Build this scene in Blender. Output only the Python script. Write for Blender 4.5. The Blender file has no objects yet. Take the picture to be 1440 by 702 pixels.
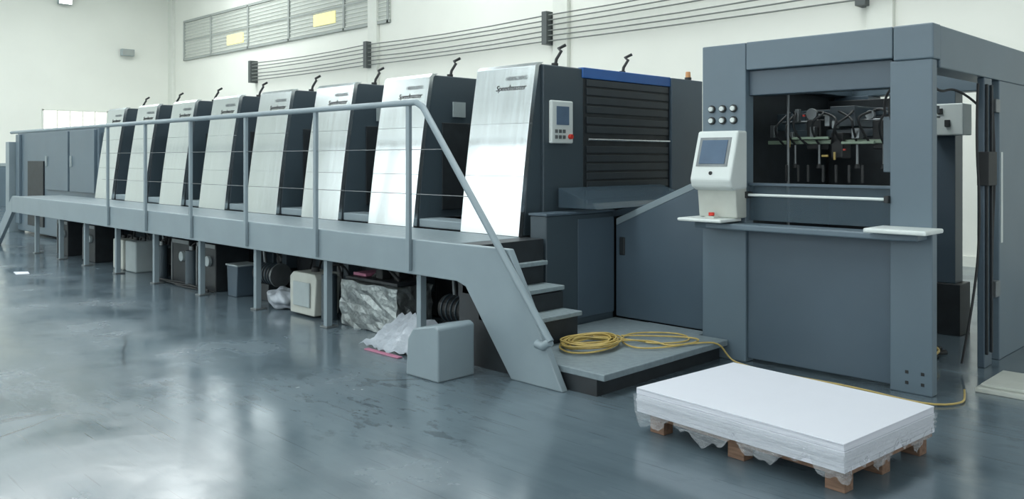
import bpy, bmesh, math, random
from mathutils import Vector, Matrix
random.seed(7)
S=bpy.context.scene
S.view_settings.view_transform='Standard'

def lin(c):
    o=[]
    for v in c[:3]:
        v=v/255.0
        o.append(v/12.92 if v<=0.04045 else ((v+0.055)/1.055)**2.4)
    return (o[0],o[1],o[2],1)

# ---------------------------------------------------------------- materials
def mat(name,c,rough=0.5,metal=0.0,spec=0.5,var=0.08,vscale=6.0,stretch=(1,1,1),bump=0.0,emis=None,estr=0.0,trans=0.0,alpha=1.0,rvar=0.0):
    m=bpy.data.materials.new(name); m.use_nodes=True
    nt=m.node_tree; b=nt.nodes['Principled BSDF']
    b.inputs['Metallic'].default_value=metal
    b.inputs['Roughness'].default_value=rough
    b.inputs['Specular IOR Level'].default_value=spec
    tc=nt.nodes.new('ShaderNodeTexCoord'); mp=nt.nodes.new('ShaderNodeMapping')
    mp.inputs['Scale'].default_value=stretch
    nz=nt.nodes.new('ShaderNodeTexNoise'); nz.inputs['Scale'].default_value=vscale; nz.inputs['Detail'].default_value=5
    nt.links.new(tc.outputs['Object'],mp.inputs[0]); nt.links.new(mp.outputs[0],nz.inputs['Vector'])
    r=nt.nodes.new('ShaderNodeValToRGB'); L=lin(c)
    r.color_ramp.elements[0].position=0.3; r.color_ramp.elements[1].position=0.7
    r.color_ramp.elements[0].color=tuple(max(0,v*(1-var)) for v in L[:3])+(1,)
    r.color_ramp.elements[1].color=tuple(min(1,v*(1+var)) for v in L[:3])+(1,)
    nt.links.new(nz.outputs['Fac'],r.inputs[0]); nt.links.new(r.outputs[0],b.inputs['Base Color'])
    if rvar>0:
        mr=nt.nodes.new('ShaderNodeMapRange'); mr.inputs[3].default_value=max(0.02,rough-rvar); mr.inputs[4].default_value=rough+rvar
        nt.links.new(nz.outputs['Fac'],mr.inputs[0]); nt.links.new(mr.outputs[0],b.inputs['Roughness'])
    if bump>0:
        bp=nt.nodes.new('ShaderNodeBump'); bp.inputs['Strength'].default_value=bump; bp.inputs['Distance'].default_value=0.02
        nt.links.new(nz.outputs['Fac'],bp.inputs['Height']); nt.links.new(bp.outputs[0],b.inputs['Normal'])
    if emis:
        b.inputs['Emission Color'].default_value=lin(emis); b.inputs['Emission Strength'].default_value=estr
    if trans: b.inputs['Transmission Weight'].default_value=trans
    b.inputs['Alpha'].default_value=alpha
    return m

M={}
M['dark']=mat('dark_blue_grey_paint',(60,73,81),0.40,var=0.06,vscale=2)
M['feeder']=mat('blue_grey_paint',(92,109,120),0.40,var=0.05,vscale=2)
M['feeder_d']=mat('deep_blue_grey_paint',(73,89,101),0.40,var=0.06,vscale=2)
M['fascia']=mat('grey_fascia_paint',(128,143,150),0.38,var=0.05,vscale=3)
M['light']=mat('light_grey_paint',(156,168,170),0.4,var=0.05)
M['step']=mat('step_tread_grey',(130,145,150),0.5,var=0.12,vscale=30,bump=0.1)
M['deck']=mat('deck_plate',(120,134,140),0.45,var=0.12,vscale=20,bump=0.1)
M['black']=mat('black_machine',(34,40,44),0.5,var=0.25,vscale=8)  # black lifted slightly in the base colour, standing in for haze
M['louv']=mat('dark_grey_louvre',(44,52,58),0.45,var=0.1)
M['silver']=mat('brushed_aluminium',(206,213,215),0.22,0.94,var=0.045,vscale=5,stretch=(5,1,0.25),rvar=0.05)
M['chrome']=mat('steel_rod',(205,210,212),0.25,0.8)
M['steel']=mat('dull_steel',(120,126,128),0.4,0.6,var=0.2)
M['blue']=mat('blue_stripe',(42,96,165),0.4)
M['white']=mat('white_plastic',(208,216,214),0.4,var=0.02)
M['cream']=mat('cream_plastic',(182,187,180),0.5,var=0.08)
M['screen']=mat('lcd_screen',(80,98,118),0.15,var=0.1,emis=(80,98,118),estr=0.15)
M['red']=mat('red_button',(200,50,35),0.4)
M['orange']=mat('orange_beacon',(205,150,100),0.4)
M['rubber']=mat('black_rubber',(36,39,41),0.6)
M['hose']=mat('yellow_hose',(180,158,92),0.4,var=0.15,vscale=20)
M['wood']=mat('pallet_wood',(112,88,72),0.8,var=0.3,vscale=7,stretch=(1,8,8),bump=0.3)
M['pipe']=mat('grey_conduit',(118,123,119),0.5)
M['bracket']=mat('dark_bracket',(80,86,86),0.5)
M['foil']=mat('crumpled_foil',(146,154,155),0.32,0.65,var=0.3,vscale=14,bump=1.0)
M['pinkp']=mat('pink_paper',(172,112,136),0.6)
M['sheetw']=mat('white_wrap_film',(168,177,186),0.3,var=0.1,vscale=9,bump=0.8)
M['glass']=mat('smoked_glass',(74,92,104),0.15,var=0.02,alpha=0.55)
M['film']=mat('clear_stretch_film',(215,222,228),0.12,var=0.05,vscale=25,stretch=(1,1,3),bump=1.0,alpha=0.3)
M['green']=mat('pale_green_plate',(140,160,140),0.4,var=0.1)
M['lamp']=mat('lamp_glass',(245,248,245),0.4,emis=(250,252,245),estr=6.0)

def paper_mat():
    m=mat('white_paper_stack',(206,210,219),0.6,var=0.01)
    nt=m.node_tree; b=nt.nodes['Principled BSDF']
    tc=nt.nodes.new('ShaderNodeTexCoord'); mp=nt.nodes.new('ShaderNodeMapping'); mp.inputs['Scale'].default_value=(1,1,160)
    nz=nt.nodes.new('ShaderNodeTexNoise'); nz.inputs['Scale'].default_value=1.5
    nt.links.new(tc.outputs['Object'],mp.inputs[0]); nt.links.new(mp.outputs[0],nz.inputs['Vector'])
    bp=nt.nodes.new('ShaderNodeBump'); bp.inputs['Strength'].default_value=0.35; bp.inputs['Distance'].default_value=0.01
    nt.links.new(nz.outputs['Fac'],bp.inputs['Height']); nt.links.new(bp.outputs[0],b.inputs['Normal'])
    return m
M['paper']=paper_mat()

def floor_mat():
    m=bpy.data.materials.new('worn_epoxy_concrete'); m.use_nodes=True
    nt=m.node_tree; N=nt.nodes.new; Lk=nt.links.new; b=nt.nodes['Principled BSDF']
    tc=N('ShaderNodeTexCoord')
    def noise(scale,detail,stretch=(1,1,1),rot=0,dist=0,rough=0.5):
        mp=N('ShaderNodeMapping'); mp.inputs['Scale'].default_value=stretch; mp.inputs['Rotation'].default_value=(0,0,rot)
        n=N('ShaderNodeTexNoise'); n.inputs['Scale'].default_value=scale; n.inputs['Detail'].default_value=detail; n.inputs['Distortion'].default_value=dist
        n.inputs['Roughness'].default_value=rough
        Lk(tc.outputs['Object'],mp.inputs[0]); Lk(mp.outputs[0],n.inputs['Vector']); return n
    def ramp(src,p0,c0,p1,c1):
        r=N('ShaderNodeValToRGB'); r.color_ramp.elements[0].position=p0; r.color_ramp.elements[0].color=c0
        r.color_ramp.elements[1].position=p1; r.color_ramp.elements[1].color=c1; Lk(src,r.inputs[0]); return r
    def mul(src,v):
        q=N('ShaderNodeMath'); q.operation='MULTIPLY'; Lk(src,q.inputs[0])
        if isinstance(v,float): q.inputs[1].default_value=v
        else: Lk(v,q.inputs[1])
        return q.outputs[0]
    def mix(fac,a,bb,mode='MIX'):
        x=N('ShaderNodeMix'); x.data_type='RGBA'; x.blend_type=mode
        if isinstance(fac,float): x.inputs[0].default_value=fac
        else: Lk(fac,x.inputs[0])
        for s,i in ((a,6),(bb,7)):
            if isinstance(s,tuple): x.inputs[i].default_value=s
            else: Lk(s,x.inputs[i])
        return x.outputs[2]
    B0=(0,0,0,1); W1=(1,1,1,1)
    big=noise(0.22,3); base=ramp(big.outputs['Fac'],0.3,lin((84,99,109)),0.7,lin((98,113,121)))
    med=noise(1.3,7,rough=0.55); mm=ramp(med.outputs['Fac'],0.35,(0.86,0.86,0.86,1),0.68,(1.06,1.06,1.06,1))
    col=mix(0.9,base.outputs[0],mm.outputs[0],'MULTIPLY')
    for rot,stc,sc0,fa in ((0.35,(1,7,1),0.7,0.16),(1.2,(1,9,1),0.8,0.12),(-0.5,(1,12,1),1.0,0.12)):
        s1=noise(sc0,6,stc,rot,0.1,0.5); f=ramp(s1.outputs['Fac'],0.50,B0,0.70,W1)
        col=mix(mul(f.outputs[0],fa),col,lin((56,69,78)))
    # clusters of scuffs
    clus=noise(0.55,3); cr=ramp(clus.outputs['Fac'],0.50,B0,0.64,W1)
    st=noise(3.6,11,(1,2.2,1),0.4,0.15,0.68); sf=ramp(st.outputs['Fac'],0.54,B0,0.60,W1)
    col=mix(mul(mul(sf.outputs[0],cr.outputs[0]),0.6),col,lin((46,57,64)))
    wp=noise(1.3,9,(1,1.6,1),0.9,0.1,0.68); wf=ramp(wp.outputs['Fac'],0.60,B0,0.75,W1)
    col=mix(mul(wf.outputs[0],0.22),col,lin((138,148,150)))
    for rot,stc in ((0.5,(1,40,1)),(-0.9,(1,50,1)),(1.5,(1,45,1))):
        sc=noise(1.0,2,stc,rot,0.1); f=ramp(sc.outputs['Fac'],0.69,B0,0.71,W1)
        col=mix(mul(f.outputs[0],0.35),col,lin((46,56,62)))
    wn=noise(1.2,8,rough=0.6); mp=N('ShaderNodeMapping'); Lk(tc.outputs['Object'],mp.inputs[0])
    wob=mix(0.12,mp.outputs[0],wn.outputs['Color'])
    vo=N('ShaderNodeTexVoronoi'); vo.feature='DISTANCE_TO_EDGE'; vo.inputs['Scale'].default_value=0.26; Lk(wob,vo.inputs['Vector'])
    cf=ramp(vo.outputs['Distance'],0.0,W1,0.004,B0)
    brk=noise(0.7,2); bk=ramp(brk.outputs['Fac'],0.42,B0,0.52,W1)
    col=mix(mul(mul(cf.outputs[0],bk.outputs[0]),0.8),col,lin((34,42,46)))
    Lk(col,b.inputs['Base Color'])
    mr=N('ShaderNodeMapRange'); mr.inputs[3].default_value=0.09; mr.inputs[4].default_value=0.28; mr.inputs[1].default_value=0.35; mr.inputs[2].default_value=0.65
    Lk(med.outputs['Fac'],mr.inputs[0]); Lk(mr.outputs[0],b.inputs['Roughness'])
    b.inputs['Specular IOR Level'].default_value=0.85
    bn=noise(0.9,4)
    bp=N('ShaderNodeBump'); bp.inputs['Strength'].default_value=0.10; bp.inputs['Distance'].default_value=0.05
    Lk(bn.outputs['Fac'],bp.inputs['Height'])
    bp2=N('ShaderNodeBump'); bp2.inputs['Strength'].default_value=0.08; bp2.inputs['Distance'].default_value=0.01
    Lk(st.outputs['Fac'],bp2.inputs['Height']); Lk(bp.outputs[0],bp2.inputs['Normal']); Lk(bp2.outputs[0],b.inputs['Normal'])
    return m
M['floor']=floor_mat()
M['wall']=mat('cream_wall_plaster',(232,234,226),0.8,var=0.03,vscale=0.6)
M['walltrim']=mat('wall_trim_plaster',(222,225,217),0.8,var=0.02)
M['ceil']=mat('ceiling_sheet',(215,219,215),0.8,var=0.03)
M['sky']=mat('skylight_panel',(240,245,245),0.5,emis=(242,247,247),estr=6.5)
M['frontglow']=mat('added_window_glow',(240,245,245),0.5,emis=(240,246,249),estr=4.0)  # glowing panes added to give the silver guards varied reflections
M['winlit']=mat('lit_window_glass',(240,235,210),0.3,emis=(255,250,235),estr=3.0)
M['winyel']=mat('yellow_window_glass',(235,225,165),0.3,emis=(240,230,150),estr=0.6)
M['wingrey']=mat('grey_louvre_pane',(186,191,184),0.6,var=0.04)
M['winframe']=mat('window_frame_grey',(160,166,162),0.6,var=0.04)

# ---------------------------------------------------------------- helpers
def empty(name,loc):
    e=bpy.data.objects.new(name,None); e.location=loc; e.empty_display_size=0.2
    S.collection.objects.link(e); return e
def link(ob,parent):
    S.collection.objects.link(ob)
    if parent is not None:
        ob.parent=parent
        ob.matrix_parent_inverse=Matrix.Translation(-parent.location)
def finish(name,bm,m,parent,bevel=0,smooth=False):
    me=bpy.data.meshes.new(name)
    bmesh.ops.recalc_face_normals(bm,faces=bm.faces); bm.to_mesh(me); bm.free()
    ob=bpy.data.objects.new(name,me)
    for x in (m if isinstance(m,list) else [m]): me.materials.append(M[x])
    if smooth:
        for p in me.polygons: p.use_smooth=True
    link(ob,parent)
    if bevel>0:
        bv=ob.modifiers.new('bevel','BEVEL'); bv.width=bevel; bv.segments=2; bv.limit_method='ANGLE'
    return ob
def addbox(bm,x0,x1,y0,y1,z0,z1,mi=0):
    v=[bm.verts.new(p) for p in ((x0,y0,z0),(x1,y0,z0),(x1,y1,z0),(x0,y1,z0),(x0,y0,z1),(x1,y0,z1),(x1,y1,z1),(x0,y1,z1))]
    for f in ((0,3,2,1),(4,5,6,7),(0,1,5,4),(1,2,6,5),(2,3,7,6),(3,0,4,7)):
        fc=bm.faces.new([v[i] for i in f]); fc.material_index=mi
def box(name,x0,x1,y0,y1,z0,z1,m,parent,bevel=0.006):
    bm=bmesh.new(); addbox(bm,x0,x1,y0,y1,z0,z1); return finish(name,bm,m,parent,bevel)
def boxes(name,lst,m,parent,bevel=0.004):
    bm=bmesh.new()
    for b in lst: addbox(bm,*b)
    return finish(name,bm,m,parent,bevel)
def prism(name,pts,axis,a0,a1,m,parent,bevel=0.006):
    bm=bmesh.new()
    def P(u,v,a): return (a,u,v) if axis=='X' else ((u,a,v) if axis=='Y' else (u,v,a))
    A=[bm.verts.new(P(u,v,a0)) for u,v in pts]; B=[bm.verts.new(P(u,v,a1)) for u,v in pts]
    bm.faces.new(A); bm.faces.new(B[::-1]); n=len(pts)
    for i in range(n): bm.faces.new((A[i],B[i],B[(i+1)%n],A[(i+1)%n]))
    return finish(name,bm,m,parent,bevel)
def tube(name,pts,r,m,parent,smoothc=False,seg=6):
    cu=bpy.data.curves.new(name,'CURVE'); cu.dimensions='3D'; cu.bevel_depth=r; cu.bevel_resolution=3; cu.use_fill_caps=True; cu.resolution_u=seg
    lists=pts if isinstance(pts[0][0],(tuple,list,Vector)) else [pts]
    for pl in lists:
        if smoothc:
            sp=cu.splines.new('NURBS'); sp.points.add(len(pl)-1)
            for i,p in enumerate(pl): sp.points[i].co=(*p,1)
            sp.order_u=3; sp.use_endpoint_u=True
        else:
            sp=cu.splines.new('POLY'); sp.points.add(len(pl)-1)
            for i,p in enumerate(pl): sp.points[i].co=(*p,1)
    t=bpy.data.objects.new('tmp',cu); S.collection.objects.link(t)
    dg=bpy.context.evaluated_depsgraph_get(); me=bpy.data.meshes.new_from_object(t.evaluated_get(dg))
    bpy.data.objects.remove(t); bpy.data.curves.remove(cu)
    me.name=name; me.materials.clear(); me.materials.append(M[m])
    for p in me.polygons: p.use_smooth=True
    ob=bpy.data.objects.new(name,me); link(ob,parent); return ob
def cyl(name,c,r,h,axis,m,parent,r2=None,seg=24,bevel=0.003):
    bm=bmesh.new()
    bmesh.ops.create_cone(bm,cap_ends=True,segments=seg,radius1=r,radius2=r if r2 is None else r2,depth=h)
    R={'X':Matrix.Rotation(math.pi/2,4,'Y'),'Y':Matrix.Rotation(math.pi/2,4,'X'),'Z':Matrix.Identity(4)}[axis]
    bm.transform(Matrix.Translation(c)@R)
    return finish(name,bm,m,parent,bevel)
def text(name,s,loc,rot,size,m,parent):
    cu=bpy.data.curves.new(name,'FONT'); cu.body=s; cu.size=size; cu.extrude=0.001; cu.shear=0.3; cu.align_x='RIGHT'
    t=bpy.data.objects.new('tmp',cu); S.collection.objects.link(t)
    dg=bpy.context.evaluated_depsgraph_get(); me=bpy.data.meshes.new_from_object(t.evaluated_get(dg))
    bpy.data.objects.remove(t)
    me.transform(Matrix.Translation(loc)@Matrix.Rotation(rot,4,'X'))
    me.materials.clear(); me.materials.append(M[m])
    ob=bpy.data.objects.new(name,me); link(ob,parent); return ob

# ---------------------------------------------------------------- room
WB=13.2; WL=-31.0
box('floor',WL-0.2,7,-9.2,WB+0.2,-0.2,0,'floor',None,0)
box('wall_back',WL-0.2,7,WB,WB+0.2,0,8,'wall',None,0)
box('wall_left',WL-0.2,WL,-9,WB,0,8,'wall',None,0)
bm=bmesh.new()
wx=[-28+4.4*i for i in range(8)]
addbox(bm,WL-0.2,7,-9.2,-9,0,2.2); addbox(bm,WL-0.2,7,-9.2,-9,6.6,8)
px=WL-0.2
for x in wx:
    addbox(bm,px,x,-9.2,-9,2.2,6.6); px=x+3.0
addbox(bm,px,7,-9.2,-9,2.2,6.6)
finish('wall_front',bm,'wall',None)
for i,x in enumerate(wx):
    w=empty('window_%d'%(6+i),(x+1.5,-9.1,4.4))  # made-up bright windows out of view, added for reflections in the silver
    box('glass',x,x+3.0,-9.12,-9.1,2.2,6.6,'frontglow',w,0)
    boxes('mullions',[(x,x+3.0,-9.1,-9.04,z,z+0.06) for z in (2.2,3.65,5.1,6.54)]+[(x+q,x+q+0.06,-9.1,-9.04,2.2,6.6) for q in (0,1.47,2.94)],'winframe',w)
bm=bmesh.new()
xs=[WL,-26,-22.5,-14.5,-12,-6,-4,7]
for i in range(0,len(xs)-1,2): addbox(bm,xs[i],xs[i+1],-9,WB,8,8.15)
for i in range(1,len(xs)-1,2):
    addbox(bm,xs[i],xs[i+1],-9,-6,8,8.15); addbox(bm,xs[i],xs[i+1],12,WB,8,8.15)
finish('ceiling',bm,'ceil',None)
for i in range(1,len(xs)-1,2):
    box('window_%d'%(3+i//2),xs[i],xs[i+1],-6,12,8.02,8.06,'sky',None,0)
for i,x in enumerate((-18.3,-11.7,-5.17)):
    box('trim_%d'%(i+1),x-0.2,x+0.2,WB-0.1,WB,0,8,'walltrim',None,0.01)
box('trim_4',WL,WL+0.35,WB-0.12,WB,0,8,'walltrim',None,0.01)
box('baseboard_back',WL,7,WB-0.03,WB,0,0.15,'walltrim',None,0)
w=empty('window_1',(-23,WB,5.7))
boxes('frame',[(-29.8,-17.6,WB-0.08,WB,5.05,5.13),(-29.8,-17.6,WB-0.08,WB,6.4,6.48),(-29.8,-17.6,WB-0.07,WB,5.72,5.77)]+[(x,x+0.08,WB-0.08,WB,5.05,6.45) for x in (-29.8,-27.7,-25.1,-22.6,-19.7,-17.7)],'winframe',w)
box('panes',-29.8,-17.6,WB-0.03,WB-0.005,5.1,6.45,'wingrey',w,0)
boxes('louvres',[(-29.8,-17.6,WB-0.05,WB-0.03,5.15+i*0.11,5.17+i*0.11) for i in range(12)],'walltrim',w,0)
boxes('lit_panes',[(-26.5,-25.4,WB-0.06,WB-0.03,5.3,5.62),(-21.2,-20.1,WB-0.06,WB-0.03,5.33,5.66)],'winyel',w,0)
w=empty('window_2',(WL,9.9,2.9))
box('glass',WL,WL+0.03,8.9,10.9,2.5,3.15,'winlit',w,0)
boxes('frame',[(WL,WL+0.06,8.85,10.95,2.43,2.5),(WL,WL+0.06,8.85,10.95,3.15,3.2),(WL,WL+0.06,8.84,8.9,2.43,3.2),(WL,WL+0.06,10.9,10.96,2.43,3.2)]+[(WL,WL+0.05,8.9+i*0.4,8.94+i*0.4,2.5,3.15) for i in range(1,5)],'walltrim',w)
for yy0,zz0 in ((11.55,5.3),(9.5,6.85)):
    w=empty('wall_floodlight',(WL+0.2,yy0,zz0))
    box('lamp_housing',WL+0.12,WL+0.3,yy0-0.22,yy0+0.22,zz0-0.12,zz0+0.12,'light',w,0.02)
    box('lamp_bracket',WL+0.001,WL+0.12,yy0-0.04,yy0+0.04,zz0-0.03,zz0+0.03,'pipe',w)
    box('lamp_lens',WL+0.3,WL+0.31,yy0-0.19,yy0+0.19,zz0-0.1,zz0+0.1,'lamp' if zz0>6 else 'winframe',w,0)
d=empty('door_1',(WL+0.05,7.4,0))
box('door_leaf',WL+0.005,WL+0.06,6.6,8.0,0,1.3,'feeder',d)
boxes('door_frame',[(WL+0.005,WL+0.08,6.5,6.6,0,1.4),(WL+0.005,WL+0.08,8.0,8.1,0,1.4),(WL+0.005,WL+0.08,6.6,8.0,1.3,1.4)],'light',d)
c=empty('wall_conduit_run',(-12,WB-0.1,4.4))
pl=[]
brs=[-24.6,-18.4,-12.0,-5.4,1.2,6.9]
for k in range(6):
    z=4.0+k*0.108; pts=[]
    for a,b2 in zip(brs[:-1],brs[1:]):
        for t in (0,0.25,0.5,0.75):
            x=a+(b2-a)*t
            pts.append((x,WB-0.2,z+max(0,min(1,(x+12)/6))*0.03*k-(0.015+0.018*(k%3))*4*t*(1-t)))
    pl.append(pts)
tube('conduits',pl,0.014,'pipe',c)
boxes('brackets',[(x-0.07,x+0.07,WB-0.26,WB,3.93,4.62) for x in brs[:3]]+[(x-0.08,x+0.08,WB-0.26,WB,3.9,4.85) for x in brs[3:5]],'bracket',c)

# ---------------------------------------------------------------- printing units
def hook(p,x,y,z):
    tube('crank_handle',[(x,y,z-0.02),(x,y+0.02,z+0.06),(x+0.03,y+0.05,z+0.13),(x-0.02,y+0.07,z+0.16),(x+0.04,y+0.10,z+0.19)],0.014,'rubber',p)
    cyl('crank_base',(x,y,z+0.01),0.03,0.03,'Z','rubber',p)
R=[-4.93,-6.33,-7.60,-8.88,-10.16,-11.44,-12.72,-14.0]
PW=0.72
for i,r in enumerate(R):
    u=empty('printing_unit',(r-PW/2,6.4,0))
    nxt=R[i+1] if i<7 else r-0.72
    l=r-PW
    prism('tower_body',[(5.06,0.9),(5.15,1.8),(5.235,2.33),(5.28,2.36),(7.7,2.36),(7.7,0.9)],'X',l+0.012,r,'dark',u,0.01)
    def yy(z):
        t=(z-0.9)/1.46; return 5.0+0.16*t+0.05*t*t
    segs=[(0.9,1.398),(1.4,1.848),(1.85,2.34)]
    for k,(z0,z1) in enumerate(segs):
        n=5; f=[];bk=[]
        for j in range(n+1):
            z=z0+(z1-z0)*j/n; f.append((yy(z),z)); bk.append((yy(z)+0.045,z))
        if k==2: f.append((yy(2.34)+0.03,2.37)); bk.append((yy(2.34)+0.10,2.375)); 
        prism('silver_guard_%d'%(k+1),f+bk[::-1],'X',l,r+0.006,'silver',u,0.001)
    box('machine_base',nxt+0.01,r,5.3,7.7,0.02,0.98,'black',u,0.01)
    if i<7: 
        box('bridge_cover',nxt+0.01,l+0.02,5.75,7.6,0.98,1.45,'black',u,0.02)
        box('foot_tread',nxt+0.02,l-0.01,5.06,5.5,0.9,0.98,'fascia',u,0.01)
        boxes('inner_rails',[(nxt+0.02,l,5.72,5.76,1.2,1.24)],'steel',u)
    if i: boxes('side_recess',[(r,r+0.012,5.36,5.95,1.05,1.9)],'black',u,0.004)
    if i: box('warning_label',r,r+0.014,5.5,5.66,1.96,2.11,'light',u,0)
    hook(u,r-0.04,5.5,2.36)
    if i==0: hook(u,r-0.04,6.46,2.36)
    text('nameplate_text','Speedmaster',(r-0.08,yy(2.17)-0.006,2.14),math.radians(83),0.07,'rubber',u)
    text('nameplate_text','HEIDELBERG',(r-0.08,yy(2.22)-0.006,2.23),math.radians(83),0.045,'steel',u)
    boxes('drive_boxes',[(l+0.1,l+0.45,5.12,5.3,0.05,0.5),(l+0.6,l+0.7,5.15,5.3,0.25,0.6)],'dark',u,0.01)
    cyl('oil_filter',(l+0.25,5.0,0.55),0.06,0.16,'Z','steel',u)
    cyl('pulley',(l+0.55,5.2,0.35),0.13,0.06,'Y','rubber',u)
    cyl('pulley_hub',(l+0.55,5.16,0.35),0.05,0.05,'Y','steel',u)
    tube('hoses',[[(l+0.0,5.1,0.1),(l+0.1,5.05,0.5),(l+0.4,5.1,0.65),(l+0.6,5.15,0.3),(l+0.7,5.1,0.05)],[(l+0.2,5.15,0.2),(l+0.35,4.98,0.3),(l+0.5,5.0,0.6),(l+0.7,5.2,0.7)]],0.014,'rubber',u,True)
    if i==0:
        X=r
        box('end_housing',X-0.1,X+0.03,5.80,7.14,1.05,2.27,'black',u)
        box('blue_stripe',X-0.02,X+0.045,5.78,7.14,2.27,2.365,'blue',u)
        boxes('guard_louvres',[(X+0.03,X+0.044,5.84,7.1,z,z+0.062) for z in (1.12,1.2,1.28,1.36,1.44,1.52,1.60,1.78,1.86,1.96,2.04,2.12,2.2)],'louv',u)
        tube('guard_rod',[(X+0.06,5.84,1.72),(X+0.06,7.1,1.72)],0.010,'chrome',u)
        box('rear_end_panel',X-0.02,X+0.06,7.14,7.7,0.3,2.36,'feeder_d',u)
        box('side_frame',X,X+0.03,5.28,5.80,0.95,2.35,'dark',u)
        box('control_box',X+0.03,X+0.07,5.34,5.62,1.68,2.05,'white',u,0.012)
        box('control_screen',X+0.07,X+0.075,5.40,5.56,1.84,2.0,'screen',u,0)
        boxes('control_keys',[(X+0.07,X+0.078,5.38+0.05*a,5.41+0.05*a,1.72+0.05*b_,1.75+0.05*b_) for a in range(3) for b_ in range(2)],'steel',u,0)
        cyl('emergency_stop',(X+0.085,5.57,1.74),0.022,0.03,'X','red',u)
u=empty('machine_side_cabinet',(-4.76,5.5,0))
box('cabinet_body',-4.84,-4.66,5.05,5.93,0.02,1.08,'dark',u,0.01)
box('cabinet_door',-4.66,-4.652,5.44,5.93,0.2,1.04,'feeder_d',u,0.004)
box('cabinet_top',-4.85,-4.645,5.04,5.93,1.08,1.10,'feeder_d',u,0.004)

# ---------------------------------------------------------------- delivery at far end
u=empty('press_delivery',(-17.5,6.4,0))
box('main_housing',-20,-15.3,5.25,7.7,0.05,2.1,'feeder',u,0.02)
boxes('side_doors',[(-16.6,-15.35,5.2,5.25,0.95,2.05),(-18.0,-16.7,5.2,5.25,0.95,2.05),(-19.95,-19.7,5.2,5.25,0.2,2.05)],'feeder',u)
boxes('pile_opening',[(-19.2,-18.2,5.22,5.25,0.2,1.5)],'black',u)
boxes('door_handles',[(-16.5,-16.46,5.17,5.2,1.4,1.6),(-17.9,-17.86,5.17,5.2,1.4,1.6)],'light',u)
box('control_column',-20.3,-20.05,5.1,5.4,0,1.9,'fascia',u)
box('bridge_housing',-15.3,-14.76,5.3,7.6,0.05,2.0,'dark',u,0.02)

# ---------------------------------------------------------------- walkway
wk=empty('elevated_walkway',(-10,4.6,0))
box('deck_plate',-16.3,-4.88,4.26,4.98,0.85,0.9,'deck',wk)
prism('side_fascia',[(-16.3,0.91),(-4.23,0.91),(-3.72,0.0),(-4.20,0.0),(-4.68,0.60),(-4.78,0.63),(-16.3,0.63)],'Y',4.19,4.25,'fascia',wk,0.008)
prism('far_stringer',[(-16.3,0.91),(-16.3,0.63),(-17.2,0),(-17.6,0)],'Y',4.19,4.25,'fascia',wk)
legs=[-5.33,-6.69,-8.0,-9.28,-10.55,-11.8,-13.0,-14.1,-15.3]
boxes('support_legs',[(x-0.028,x+0.028,4.27,4.33,0.0,0.86) for x in legs],'fascia',wk)
boxes('leg_feet',[(x-0.06,x+0.06,4.25,4.38,0.0,0.015) for x in legs],'steel',wk)
boxes('cross_beams',[(x-0.03,x+0.03,4.33,4.98,0.78,0.85) for x in legs],'feeder_d',wk)
rl=empty('safety_railing',(-9,4.22,0.9))
tube('top_rail',[(-16.2,4.16,1.99),(-5.22,4.16,1.99),(-5.14,4.16,1.95),(-3.80,4.16,0.33)],0.026,'fascia',rl)
boxes('posts',[(x-0.022,x+0.022,4.155,4.187,0.66,1.98) for x in legs[:6]],'fascia',rl)
tube('mid_wires',[[(-12,4.17,z),(-5.33,4.17,z)] for z in (1.62,1.27)],0.0028,'steel',rl)
tube('stair_wires',[[(-5.33,4.17,1.62),(-4.86,4.17,1.62)],[(-5.33,4.17,1.27),(-4.56,4.17,1.27)]],0.0028,'steel',rl)
tube('rail_foot',[(-3.80,4.16,0.33),(-3.86,4.155,0.29),(-3.92,4.155,0.30)],0.03,'fascia',rl)

st=empty('access_steps',(-4.4,4.7,0))
for k,(x,z) in enumerate(((-4.25,0.37),(-4.43,0.55),(-4.61,0.73))):
    box('tread_%d'%(k+1),x-0.27,x,4.27,5.02,z-0.035,z,'step',st)
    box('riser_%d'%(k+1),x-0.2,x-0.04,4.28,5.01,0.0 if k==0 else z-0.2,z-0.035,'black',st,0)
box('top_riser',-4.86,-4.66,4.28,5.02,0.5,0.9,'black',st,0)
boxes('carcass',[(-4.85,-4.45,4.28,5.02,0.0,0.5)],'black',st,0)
pf=empty('entry_platform',(-4,5,0))
prism('platform_top',[(-4.28,4.27),(-3.43,4.27),(-3.43,5.78),(-3.69,5.78),(-3.69,5.93),(-4.28,5.93)],'Z',0.11,0.155,'deck',pf)
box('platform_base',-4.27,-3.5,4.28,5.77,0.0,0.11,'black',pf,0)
box('inner_filler',-4.64,-4.29,5.04,5.93,0.0,0.15,'deck',pf,0)

g=empty('feed_board_guard',(-4.1,5.95,0))
prism('side_panel',[(-4.64,0.16),(-3.69,0.16),(-3.69,1.36),(-4.64,0.96)],'Y',5.94,5.99,'feeder_d',g)
prism('top_rail',[(-4.64,0.96),(-3.69,1.36),(-3.69,1.42),(-4.64,1.02)],'Y',5.94,6.03,'fascia',g)
prism('feed_board',[(-4.84,1.0),(-3.7,1.25),(-3.7,1.3),(-4.84,1.06)],'Y',6.04,7.5,'feeder_d',g)
prism('rear_panel',[(-4.84,0.0),(-3.69,0.0),(-3.69,1.36),(-4.84,0.96)],'Y',7.5,7.55,'feeder_d',g)
prism('smoked_cover',[(-4.84,1.13),(-4.42,1.13),(-4.47,1.18),(-4.84,1.30)],'Y',5.4,6.9,'glass',g,0.004)
box('handle_slot',-4.6,-4.54,5.93,5.95,0.7,0.86,'black',g,0.01)

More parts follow.
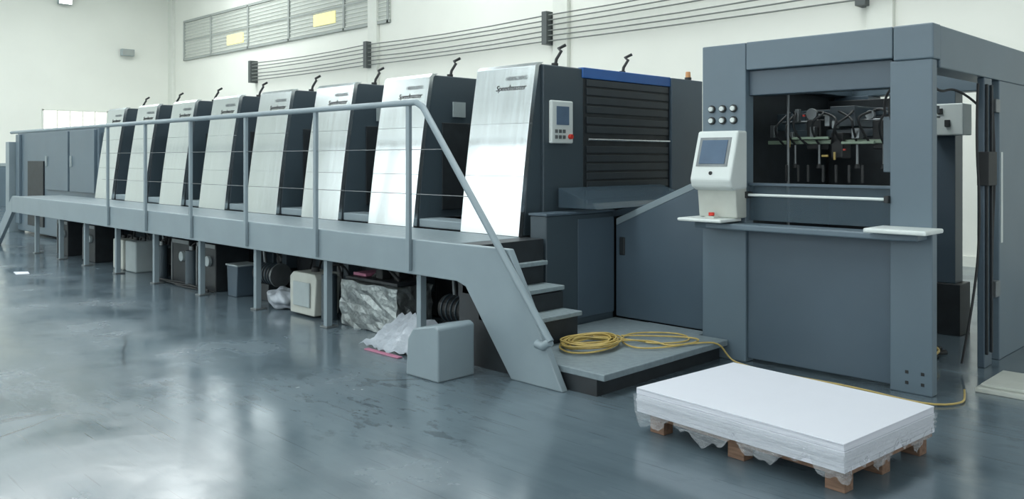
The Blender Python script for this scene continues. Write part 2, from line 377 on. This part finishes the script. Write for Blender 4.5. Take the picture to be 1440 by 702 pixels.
# ---------------------------------------------------------------- feeder
f=empty('sheet_feeder',(-2.8,6.9,0))
XL,XR,YF,YB=-3.67,-1.95,5.8,8.0
box('front_column_left',XL,-3.29,YF,5.92,0,2.43,'feeder',f,0.008)
box('front_column_right',-2.22,XR,YF,5.89,0,2.2,'feeder',f,0.008)
box('top_beam_front',-3.285,-2.20,YF-0.005,6.1,2.22,2.432,'feeder',f,0.008)
box('top_beam_corner',-2.195,XR+0.01,YF-0.01,5.93,2.2,2.432,'feeder',f,0.01)
box('beam_rail',-3.29,-2.22,YF+0.05,6.0,2.03,2.22,'feeder_d',f,0.006)
box('side_beam_right',-2.15,XR+0.005,5.935,8.35,2.15,2.43,'feeder',f,0.008)
box('side_beam_left',XL,-3.5,5.93,8.35,2.15,2.43,'feeder',f,0.008)
box('back_beam',XL,XR,8.2,8.4,2.15,2.43,'feeder',f,0.008)
box('lower_panel',-3.29,-2.22,YF+0.03,YF+0.07,0.03,1.05,'feeder_d',f,0.006)
boxes('panel_screws',[(-2.12,-2.10,YF-0.004,YF,0.13,0.15),(-2.02,-2.0,YF-0.004,YF,0.13,0.15),(-2.12,-2.10,YF-0.004,YF,0.06,0.08),(-2.02,-2.0,YF-0.004,YF,0.06,0.08)],'rubber',f,0)
box('left_side_panel',XL,XL+0.04,5.92,8.2,0,2.15,'black',f)
box('back_column_left',XL,-3.3,8.1,8.4,0,2.15,'feeder_d',f)
box('mid_column_right',-2.0,XR,6.88,7.06,0,2.15,'feeder_d',f)
boxes('lift_chain_rail',[(-1.95,-1.93,6.89,6.91,0.1,2.1),(-1.95,-1.93,7.0,7.02,0.1,2.1)],'black',f)
boxes('chain_carriage',[(-1.99,-1.91,6.84,7.04,1.35,1.6)],'rubber',f)
tube('frame_cables',[[(-1.97,6.8,2.1),(-1.98,6.78,1.7),(-1.96,6.82,1.2),(-1.98,6.8,0.6),(-2.05,6.7,0.05)],[(-1.97,7.12,2.1),(-1.95,7.16,1.5),(-1.97,7.12,0.9),(-1.98,7.14,0.05)],[(-2.05,6.0,2.12),(-2.1,6.3,2.0),(-2.08,6.7,2.08),(-1.99,6.85,1.95)]],0.009,'rubber',f,True)
boxes('frame_fittings',[(-1.995,-1.93,7.1,7.2,1.9,2.0),(-1.995,-1.93,7.1,7.2,0.5,0.62)],'steel',f)
box('back_column_right',-2.02,XR,7.25,8.3,0,2.15,'feeder',f)
boxes('back_column_slot',[(-1.95,-1.945,7.28,7.32,0.9,1.6)],'white',f,0)
box('inner_column',-2.72,-2.5,8.0,8.2,0.45,2.15,'feeder_d',f)
box('inner_column_foot',-3.0,-2.45,7.96,8.24,0.0,0.45,'black',f)
box('inner_valve_box',-2.66,-2.36,7.75,7.98,1.75,2.02,'white',f,0.01)
boxes('valve_knobs',[(-2.62,-2.58,7.72,7.75,1.82,1.88),(-2.50,-2.46,7.72,7.75,1.82,1.88),(-2.56,-2.52,7.73,7.75,1.93,1.98)],'rubber',f)
tube('lift_chains',[[(-2.3,6.3,0.2),(-2.3,6.3,2.15)],[(-3.2,6.3,0.2),(-3.2,6.3,2.15)]],0.012,'steel',f)
box('glass_guard',-3.285,-2.225,YF+0.05,YF+0.065,1.08,1.35,'glass',f,0.002)
box('guard_top_lip',-3.285,-2.225,YF+0.03,YF+0.075,1.345,1.365,'feeder_d',f,0.002)
tube('safety_bar',[(-3.27,YF-0.01,1.275),(-2.24,YF-0.01,1.275)],0.011,'white',f)
boxes('bar_ends',[(-3.29,-3.26,YF-0.03,YF+0.05,1.25,1.30),(-2.25,-2.22,YF-0.03,YF+0.05,1.25,1.30)],'rubber',f)
prism('front_shelf',[(XL+0.03,YF),(XL+0.03,5.64),(-3.5,5.58),(-2.15,5.58),(-1.98,5.62),(-1.98,YF)],'Z',1.02,1.065,'feeder',f,0.01)
box('shelf_tray_right',-2.27,-1.88,5.48,5.80,1.07,1.10,'white',f,0.01)
box('console_tray',-3.68,-3.30,5.46,5.76,1.075,1.10,'white',f,0.01)
box('tray_stop_button_base',-3.50,-3.42,5.56,5.63,1.10,1.115,'cream',f,0.002)
cyl('tray_stop_button',(-3.46,5.595,1.13),0.022,0.025,'Z','red',f)
prism('console_bracket',[(5.66,1.10),(5.8,1.10),(5.8,1.4),(5.63,1.34)],'X',-3.61,-3.28,'cream',f,0.01)
prism('console_body',[(5.57,1.335),(5.55,1.39),(5.67,1.76),(5.80,1.76),(5.80,1.32),(5.62,1.31)],'X',-3.625,-3.275,'white',f,0.015)
def onslope(z): return 5.55+(z-1.39)*(0.12/0.37)
prism('console_screen_bezel',[(onslope(1.49)-0.004,1.49),(onslope(1.71)-0.004,1.71),(onslope(1.71)+0.01,1.71),(onslope(1.49)+0.01,1.49)],'X',-3.59,-3.32,'steel',f,0.002)
prism('console_screen',[(onslope(1.51)-0.008,1.51),(onslope(1.69)-0.008,1.69),(onslope(1.69),1.69),(onslope(1.51),1.51)],'X',-3.565,-3.345,'screen',f,0)
cyl('console_dial',(-3.45,onslope(1.44),1.44),0.014,0.02,'Y','rubber',f)
for ix,x in enumerate((-3.58,-3.485,-3.39)):
    for z in (1.935,1.845):
        cyl('knob_ring',(x,YF-0.008,z),0.030,0.016,'Y','rubber',f)
        cyl('knob',(x,YF-0.022,z),0.019,0.02,'Y','white',f)
# interior suction head
boxes('head_body',[(-3.35,-2.4,6.55,6.75,1.72,1.78),(-2.95,-2.75,6.5,6.9,1.8,1.96),(-3.5,-2.3,6.9,7.0,1.9,1.96),(-3.45,-3.2,6.6,6.8,1.78,1.92)],'dark',f)
boxes('head_block',[(-3.12,-3.0,6.45,6.6,1.62,1.86),(-2.6,-2.5,6.45,6.6,1.62,1.84),(-2.9,-2.8,6.4,6.55,1.55,1.75)],'rubber',f,0.012)
boxes('head_crossbar',[(-3.45,-2.45,6.44,6.48,1.665,1.695),(-3.2,-2.9,6.36,6.39,1.70,1.72),(-2.8,-2.55,6.36,6.39,1.66,1.68)],'green',f)
boxes('head_small_parts',[(-3.06,-3.02,6.38,6.44,1.72,1.80),(-2.94,-2.9,6.38,6.44,1.80,1.88),(-2.72,-2.66,6.36,6.44,1.70,1.78),(-2.45,-2.41,6.38,6.44,1.74,1.84),(-3.25,-3.2,6.38,6.44,1.70,1.76),(-3.4,-3.36,6.38,6.44,1.72,1.82),(-2.86,-2.82,6.33,6.38,1.78,1.84),(-3.16,-3.13,6.33,6.38,1.84,1.94)],'steel',f,0.004)
boxes('red_clamps',[(-2.775,-2.76,6.34,6.36,1.61,1.625),(-3.1,-3.085,6.34,6.36,1.88,1.895)],'red',f,0.001)
boxes('pile_feelers',[(x,x+0.015,6.25,6.265,1.37,1.5) for x in (-3.2,-3.1,-3.02,-2.9,-2.8,-2.7,-2.6)],'rubber',f,0)
for x in (-3.2,-3.0,-2.7,-2.5):
    cyl('sucker_stem',(x,6.42,1.58),0.010,0.16,'Z','steel',f)
    cyl('sucker_cup',(x,6.42,1.49),0.024,0.035,'Z','rubber',f,0.016)
hs=[]
for q in range(9):
    x0=-3.3+q*0.1
    hs.append([(x0,6.42,1.66),(x0+random.uniform(-.08,.08),6.28,1.75+random.uniform(0,.1)),(x0+random.uniform(-.15,.15),6.3,1.90+random.uniform(-.05,.06)),(x0+random.uniform(-.2,.2),6.5,1.92)])
hs+=[[(-2.45,6.42,1.66),(-2.40,6.2,1.8),(-2.42,6.2,2.02),(-2.34,6.3,2.12)],[(-2.45,6.42,1.55),(-2.32,6.15,1.55),(-2.3,6.1,1.75),(-2.4,6.2,1.95),(-2.36,6.3,2.1)]]
tube('head_hoses',hs,0.009,'rubber',f,True)
tube('head_rods',[[(-3.4,6.6,1.85),(-2.3,6.6,1.85)],[(-3.1,6.45,1.9),(-3.1,7.6,1.9)],[(-2.5,6.45,1.9),(-2.5,7.6,1.9)]],0.009,'steel',f)
cyl('cam_wheel',(-3.05,6.40,1.9),0.045,0.03,'Y','steel',f)
cyl('cam_wheel',(-2.6,6.42,1.88),0.035,0.03,'Y','steel',f)
box('pile_back_plate',-3.6,-2.8,7.9,7.95,0.1,2.1,'black',f)
box('inner_right_guide',-2.42,-2.24,6.2,6.24,1.45,1.85,'feeder',f)
tube('gold_fittings',[[(-2.85,6.36,1.54),(-2.85,6.36,1.60)],[(-2.95,6.36,1.57),(-2.9,6.36,1.57)],[(-3.22,6.36,1.64),(-3.22,6.36,1.70)]],0.009,'hose',f)

b=empty('warning_beacon',(-4.95,7.55,2.37))
cyl('beacon_base',(-4.95,7.55,2.383),0.035,0.026,'Z','rubber',b)
cyl('beacon_lens',(-4.95,7.55,2.425),0.028,0.06,'Z','orange',b,0.024)

# ---------------------------------------------------------------- pallet of paper
pp=empty('paper_pallet',(-2.235,4.30,0)); pp.rotation_euler=(0,0,math.radians(-5))
def local(fn,*a,**k):
    ob=fn(*a,**k); ob.parent=pp; ob.matrix_parent_inverse=Matrix.Identity(4); return ob
L2,W2=0.625,0.46
local(boxes,'deck_boards',[(-L2+0.04+i*0.252,-L2+0.04+i*0.252+0.2,-W2+0.05,W2-0.02,0.095,0.113) for i in range(5)],'wood',None,0.002)
local(boxes,'stringers',[(-L2+0.05,L2-0.03,y,y+0.06,0.075,0.095) for y in (-W2+0.06,-0.03,W2-0.08)],'wood',None,0.002)
local(boxes,'blocks',[(x,x+0.1,y,y+0.08,0.0,0.075) for x in (-L2+0.05,-0.05,L2-0.13) for y in (-W2+0.06,-0.04,W2-0.1)],'wood',None,0.003)
bm=bmesh.new(); z=0.114
while z<0.248:
    h=random.uniform(0.012,0.03); j=0.005
    dx,dy=random.uniform(-j,j),random.uniform(-j,j)
    addbox(bm,-L2+dx,L2+dx,-W2+dy,W2+dy,z,min(z+h,0.252)-0.0008); z+=h
local(finish,'paper_stack',bm,'paper',None,0.002)
bm=bmesh.new(); n=220; per=[]
hx,hy=L2+0.012,W2+0.012
tot=4*(hx+hy); rows=8; grid=[]
for i in range(n):
    s=i/n*tot
    if s<2*hx: p=(-hx+s,-hy)
    elif s<2*hx+2*hy: p=(hx,-hy+s-2*hx)
    elif s<4*hx+2*hy: p=(hx-(s-2*hx-2*hy),hy)
    else: p=(-hx,hy-(s-4*hx-2*hy))
    per.append(p)
for rI in range(rows):
    row=[]
    for i,p in enumerate(per):
        t=rI/(rows-1); j=0.009*(1-t)+0.002
        hang=0.145 if p[0]<0.2 else 0.115
        zz=0.215-(hang+0.03*math.sin(i*0.33)+0.02*math.sin(i*0.9))*(1-t)
        row.append(bm.verts.new((p[0]*(1-0.012*(1-t))+random.uniform(-j,j),p[1]*(1-0.02*(1-t))+random.uniform(-j,j),max(0.01,zz))))
    grid.append(row)
for rI in range(rows-1):
    for i in range(n):
        bm.faces.new((grid[rI][i],grid[rI][(i+1)%n],grid[rI+1][(i+1)%n],grid[rI+1][i]))
local(finish,'stretch_film',bm,'film',None,0,True)

# ---------------------------------------------------------------- hose coil
pts=[]
cx,cy=-4.0,4.82
for i in range(0,12*14):
    a=i/14*2*math.pi; k=i/14
    rr=0.185+0.045*math.sin(k*2.3)+random.uniform(-0.006,0.006)
    pts.append((cx+rr*0.85*math.cos(a)+0.015*math.sin(k*1.7),cy+rr*1.2*math.sin(a)+0.025*math.cos(k*3.1),0.170+0.004*k+0.007*math.sin(a*2+k)+0.007))
pts+= [(-3.9,5.0,0.2),(-3.75,5.3,0.17),(-3.6,5.2,0.168),(-3.5,5.45,0.170),(-3.40,5.60,0.17),(-3.36,5.66,0.06),(-3.3,5.68,0.012),(-2.9,5.62,0.012),(-2.4,5.66,0.012),(-1.9,5.55,0.012),(-1.75,5.75,0.012),(-1.8,5.95,0.012),(-1.85,6.1,0.012)]
hc=empty('hose_coil',(cx,cy,0.16))
tube('air_hose',pts,0.0065,'hose',hc,True,4)
pts2=[(cx-0.1,cy+0.15,0.2),(cx+0.1,cy+0.4,0.17),(-3.7,5.2,0.168),(-3.55,5.5,0.168),(-3.8,5.7,0.168),(-4.1,5.4,0.17),(-3.95,5.1,0.172),(-3.7,4.95,0.172),(-3.55,5.2,0.17),(-3.5,5.6,0.17),(-3.75,5.55,0.172),(-4.05,5.25,0.174)]
tube('air_hose_tail',pts2,0.0065,'hose',hc,True,4)

# ---------------------------------------------------------------- stuff beneath / around walkway
k=empty('foot_step_box',(-4.7,3.9,0))
prism('box_body',[(-4.84,0.0),(-4.48,0.0),(-4.48,0.37),(-4.52,0.39),(-4.76,0.34),(-4.82,0.26)],'Y',3.76,4.10,'fascia',k,0.012)
k=empty('foil_wrapped_crate',(-6.3,4.66,0))
bm=bmesh.new(); bmesh.ops.create_cube(bm,size=1); bmesh.ops.subdivide_edges(bm,edges=bm.edges,cuts=7,use_grid_fill=True)
for v in bm.verts:
    v.co.x=v.co.x*0.85-6.3+random.uniform(-.012,.012); v.co.y=v.co.y*0.40+4.66+random.uniform(-.012,.012); v.co.z=max(0.0,(v.co.z+.5)*0.42+random.uniform(-.012,.012))
finish('foil_wrap',bm,'foil',k)
box('crate_lid',-6.68,-5.9,4.49,4.84,0.43,0.46,'black',k)
tube('clamp_bar',[(-6.4,4.6,0.46),(-6.2,4.6,0.58),(-6.0,4.6,0.46)],0.02,'rubber',k)
boxes('pink_sheets',[(-6.65,-6.45,4.55,4.8,0.462,0.49)],'pinkp',k)
boxes('lid_parts',[(-6.3,-6.2,4.55,4.65,0.46,0.62),(-6.1,-6.02,4.6,4.7,0.46,0.56)],'rubber',k,0.01)
k=empty('plastic_wrap_heap',(-5.7,4.3,0))
bm=bmesh.new(); n=18
g2=[]
for i in range(n+1):
    row=[]
    for j in range(n+1):
        u,v=i/n,j/n
        h=0.24*(v**1.3)*(0.7+0.3*math.cos((u-0.4)*3))+0.018*math.sin(i*2.1+j*.7)+random.uniform(0,.01)
        row.append(bm.verts.new((-5.85+0.66*u+0.05*v+random.uniform(-.008,.008),4.06+0.36*v+0.03*math.sin(u*9)+random.uniform(-.008,.008),max(0.008,0.01+h))))
    g2.append(row)
for i in range(n):
    for j in range(n): bm.faces.new((g2[i][j],g2[i+1][j],g2[i+1][j+1],g2[i][j+1]))
finish('crumpled_wrap',bm,'sheetw',k,0,True)
box('pink_card',-5.7,-5.25,4.0,4.05,0.0,0.010,'pinkp',k)
k=empty('plastic_drum',(-7.35,4.55,0))
prism('drum_body',[(-7.56,0.02),(-7.12,0.02),(-7.08,0.38),(-7.12,0.43),(-7.50,0.43),(-7.57,0.38)],'Y',4.42,4.70,'cream',k,0.012)
box('drum_panel',-7.48,-7.18,4.40,4.418,0.1,0.34,'light',k,0.01)
cyl('drum_cap',(-7.3,4.55,0.45),0.04,0.05,'Z','rubber',k)
k=empty('rag_pile',(-7.9,4.5,0))
bm=bmesh.new(); bmesh.ops.create_icosphere(bm,subdivisions=4,radius=0.2)
for v in bm.verts:
    q=0.85+0.2*math.sin(v.co.x*31+v.co.z*17)*math.cos(v.co.y*27); v.co=Vector((v.co.x*1.2*q-7.88,v.co.y*q+4.55,max(0.005,(v.co.z*0.6*q)+0.1)))
finish('rags',bm,'sheetw',k,0,True)
for nm,xx,mm in (('solvent_can',-12.3,'cream'),('solvent_can',-11.85,'light')):
    k=empty(nm,(xx,4.6,0))
    box('can_body',xx-0.18,xx+0.18,4.48,4.78,0.0,0.42,mm,k,0.02)
    cyl('can_cap',(xx-0.08,4.6,0.44),0.035,0.05,'Z','rubber',k)
    tube('can_handle',[(xx-0.02,4.63,0.42),(xx,4.63,0.47),(xx+0.12,4.63,0.47),(xx+0.14,4.63,0.42)],0.012,'rubber',k)
for xx in (-14.7,-13.5,-10.3,-9.6):
    k=empty('control_cabinet',(xx,4.75,0))
    box('cabinet_body',xx-0.25,xx+0.25,4.5,4.92,0.0,0.55,'black',k,0.01)
    boxes('cabinet_trim',[(xx-0.25,xx+0.25,4.49,4.5,0.5,0.55),(xx-0.25,xx-0.22,4.49,4.5,0.02,0.55)],'steel',k)
    cyl('cabinet_gauge',(xx+0.1,4.48,0.35),0.06,0.04,'Y','light',k)
for xx in (-11.2,-8.5,-5.3):
    k=empty('pump_motor',(xx,4.72,0))
    cyl('motor_body',(xx,4.72,0.28),0.11,0.4,'X','rubber',k)
    for q in range(6): cyl('motor_fin',(xx-0.15+q*0.06,4.72,0.28),0.122,0.012,'X','dark',k)
    cyl('motor_flange',(xx+0.22,4.72,0.28),0.13,0.03,'X','steel',k)
    box('motor_foot',xx-0.15,xx+0.15,4.62,4.82,0.0,0.18,'black',k)
    tube('pump_pipe',[(xx-0.1,4.72,0.38),(xx-0.1,4.7,0.6),(xx+0.3,4.7,0.62)],0.02,'steel',k)
    cyl('pump_valve',(xx+0.1,4.70,0.61),0.04,0.08,'X','steel',k)
for xx in (-10.85,-9.98,-6.98):
    k=empty('gas_cylinder',(xx,4.5,0))
    cyl('cylinder_body',(xx,4.5,0.22),0.075,0.44,'Z','dark',k,bevel=0.01)
    cyl('cylinder_neck',(xx,4.5,0.46),0.03,0.06,'Z','steel',k)
    tube('cylinder_hose',[(xx,4.5,0.49),(xx+0.05,4.52,0.55),(xx+0.1,4.65,0.5),(xx+0.08,4.72,0.2),(xx+0.06,4.66,0.02)],0.01,'rubber',k,True)
k=empty('floor_cable_tangle',(-9.3,4.45,0))
tube('loose_cables',[[(-10.9+0.4*j,4.42+0.05*math.sin(j*2.1+q*1.7),0.012+0.014*q) for j in range(5)] for q in range(3)],0.010,'rubber',k,True)
k=empty('waste_bin',(-9.0,4.6,0))
prism('bin_body',[(-9.05,0),(-8.85,0),(-8.82,0.35),(-9.08,0.35)],'Y',4.5,4.75,'feeder_d',k,0.01)
box('bin_rim',-9.09,-8.81,4.49,4.76,0.34,0.36,'light',k)
k=empty('pedal_box',(-4.98,4.5,0))
box('pedal_base',-5.03,-4.9,4.35,4.6,0,0.10,'white',k); cyl('pedal_roll',(-4.97,4.48,0.14),0.04,0.22,'Y','steel',k)
k=empty('board_stack',(-1.5,6.4,0))
boxes('boards',[(-1.80,-1.30,6.15,6.65,0,0.03),(-1.78,-1.28,6.2,6.7,0.031,0.05)],'cream',k)
k=empty('cable_bundle',(-2.6,6.9,0))
tube('cables',[[(-2.6+0.35*math.sin(i*1.1+q),6.75+0.4*math.cos(i*0.7+q*2),0.02+0.012*q) for i in range(12)] for q in range(5)],0.011,'rubber',k,True)
tube('yellow_cable',[(-2.5+0.3*math.sin(i*0.9),6.8+0.35*math.cos(i*1.1),0.09) for i in range(9)],0.009,'hose',k,True)
k=empty('paper_scrap',(-12.8,3.4,0))
prism('scrap',[(-12.95,3.35),(-12.65,3.3),(-12.6,3.45),(-12.85,3.5)],'Z',0.001,0.006,'paper',k,0)

# ---------------------------------------------------------------- light
W=bpy.data.worlds.new('hall_ambient'); S.world=W; W.use_nodes=True
W.node_tree.nodes['Background'].inputs[0].default_value=(0.89,0.95,0.96,1)
W.node_tree.nodes['Background'].inputs[1].default_value=1.25

# ---------------------------------------------------------------- camera
cd=bpy.data.cameras.new('camera'); cam=bpy.data.objects.new('camera',cd); S.collection.objects.link(cam)
cam.location=(0,0,1.55); cam.rotation_euler=(math.pi/2,0,math.radians(45))
cd.sensor_width=36; cd.lens=29.75; cd.shift_y=-0.0889; cd.clip_end=200
S.camera=cam
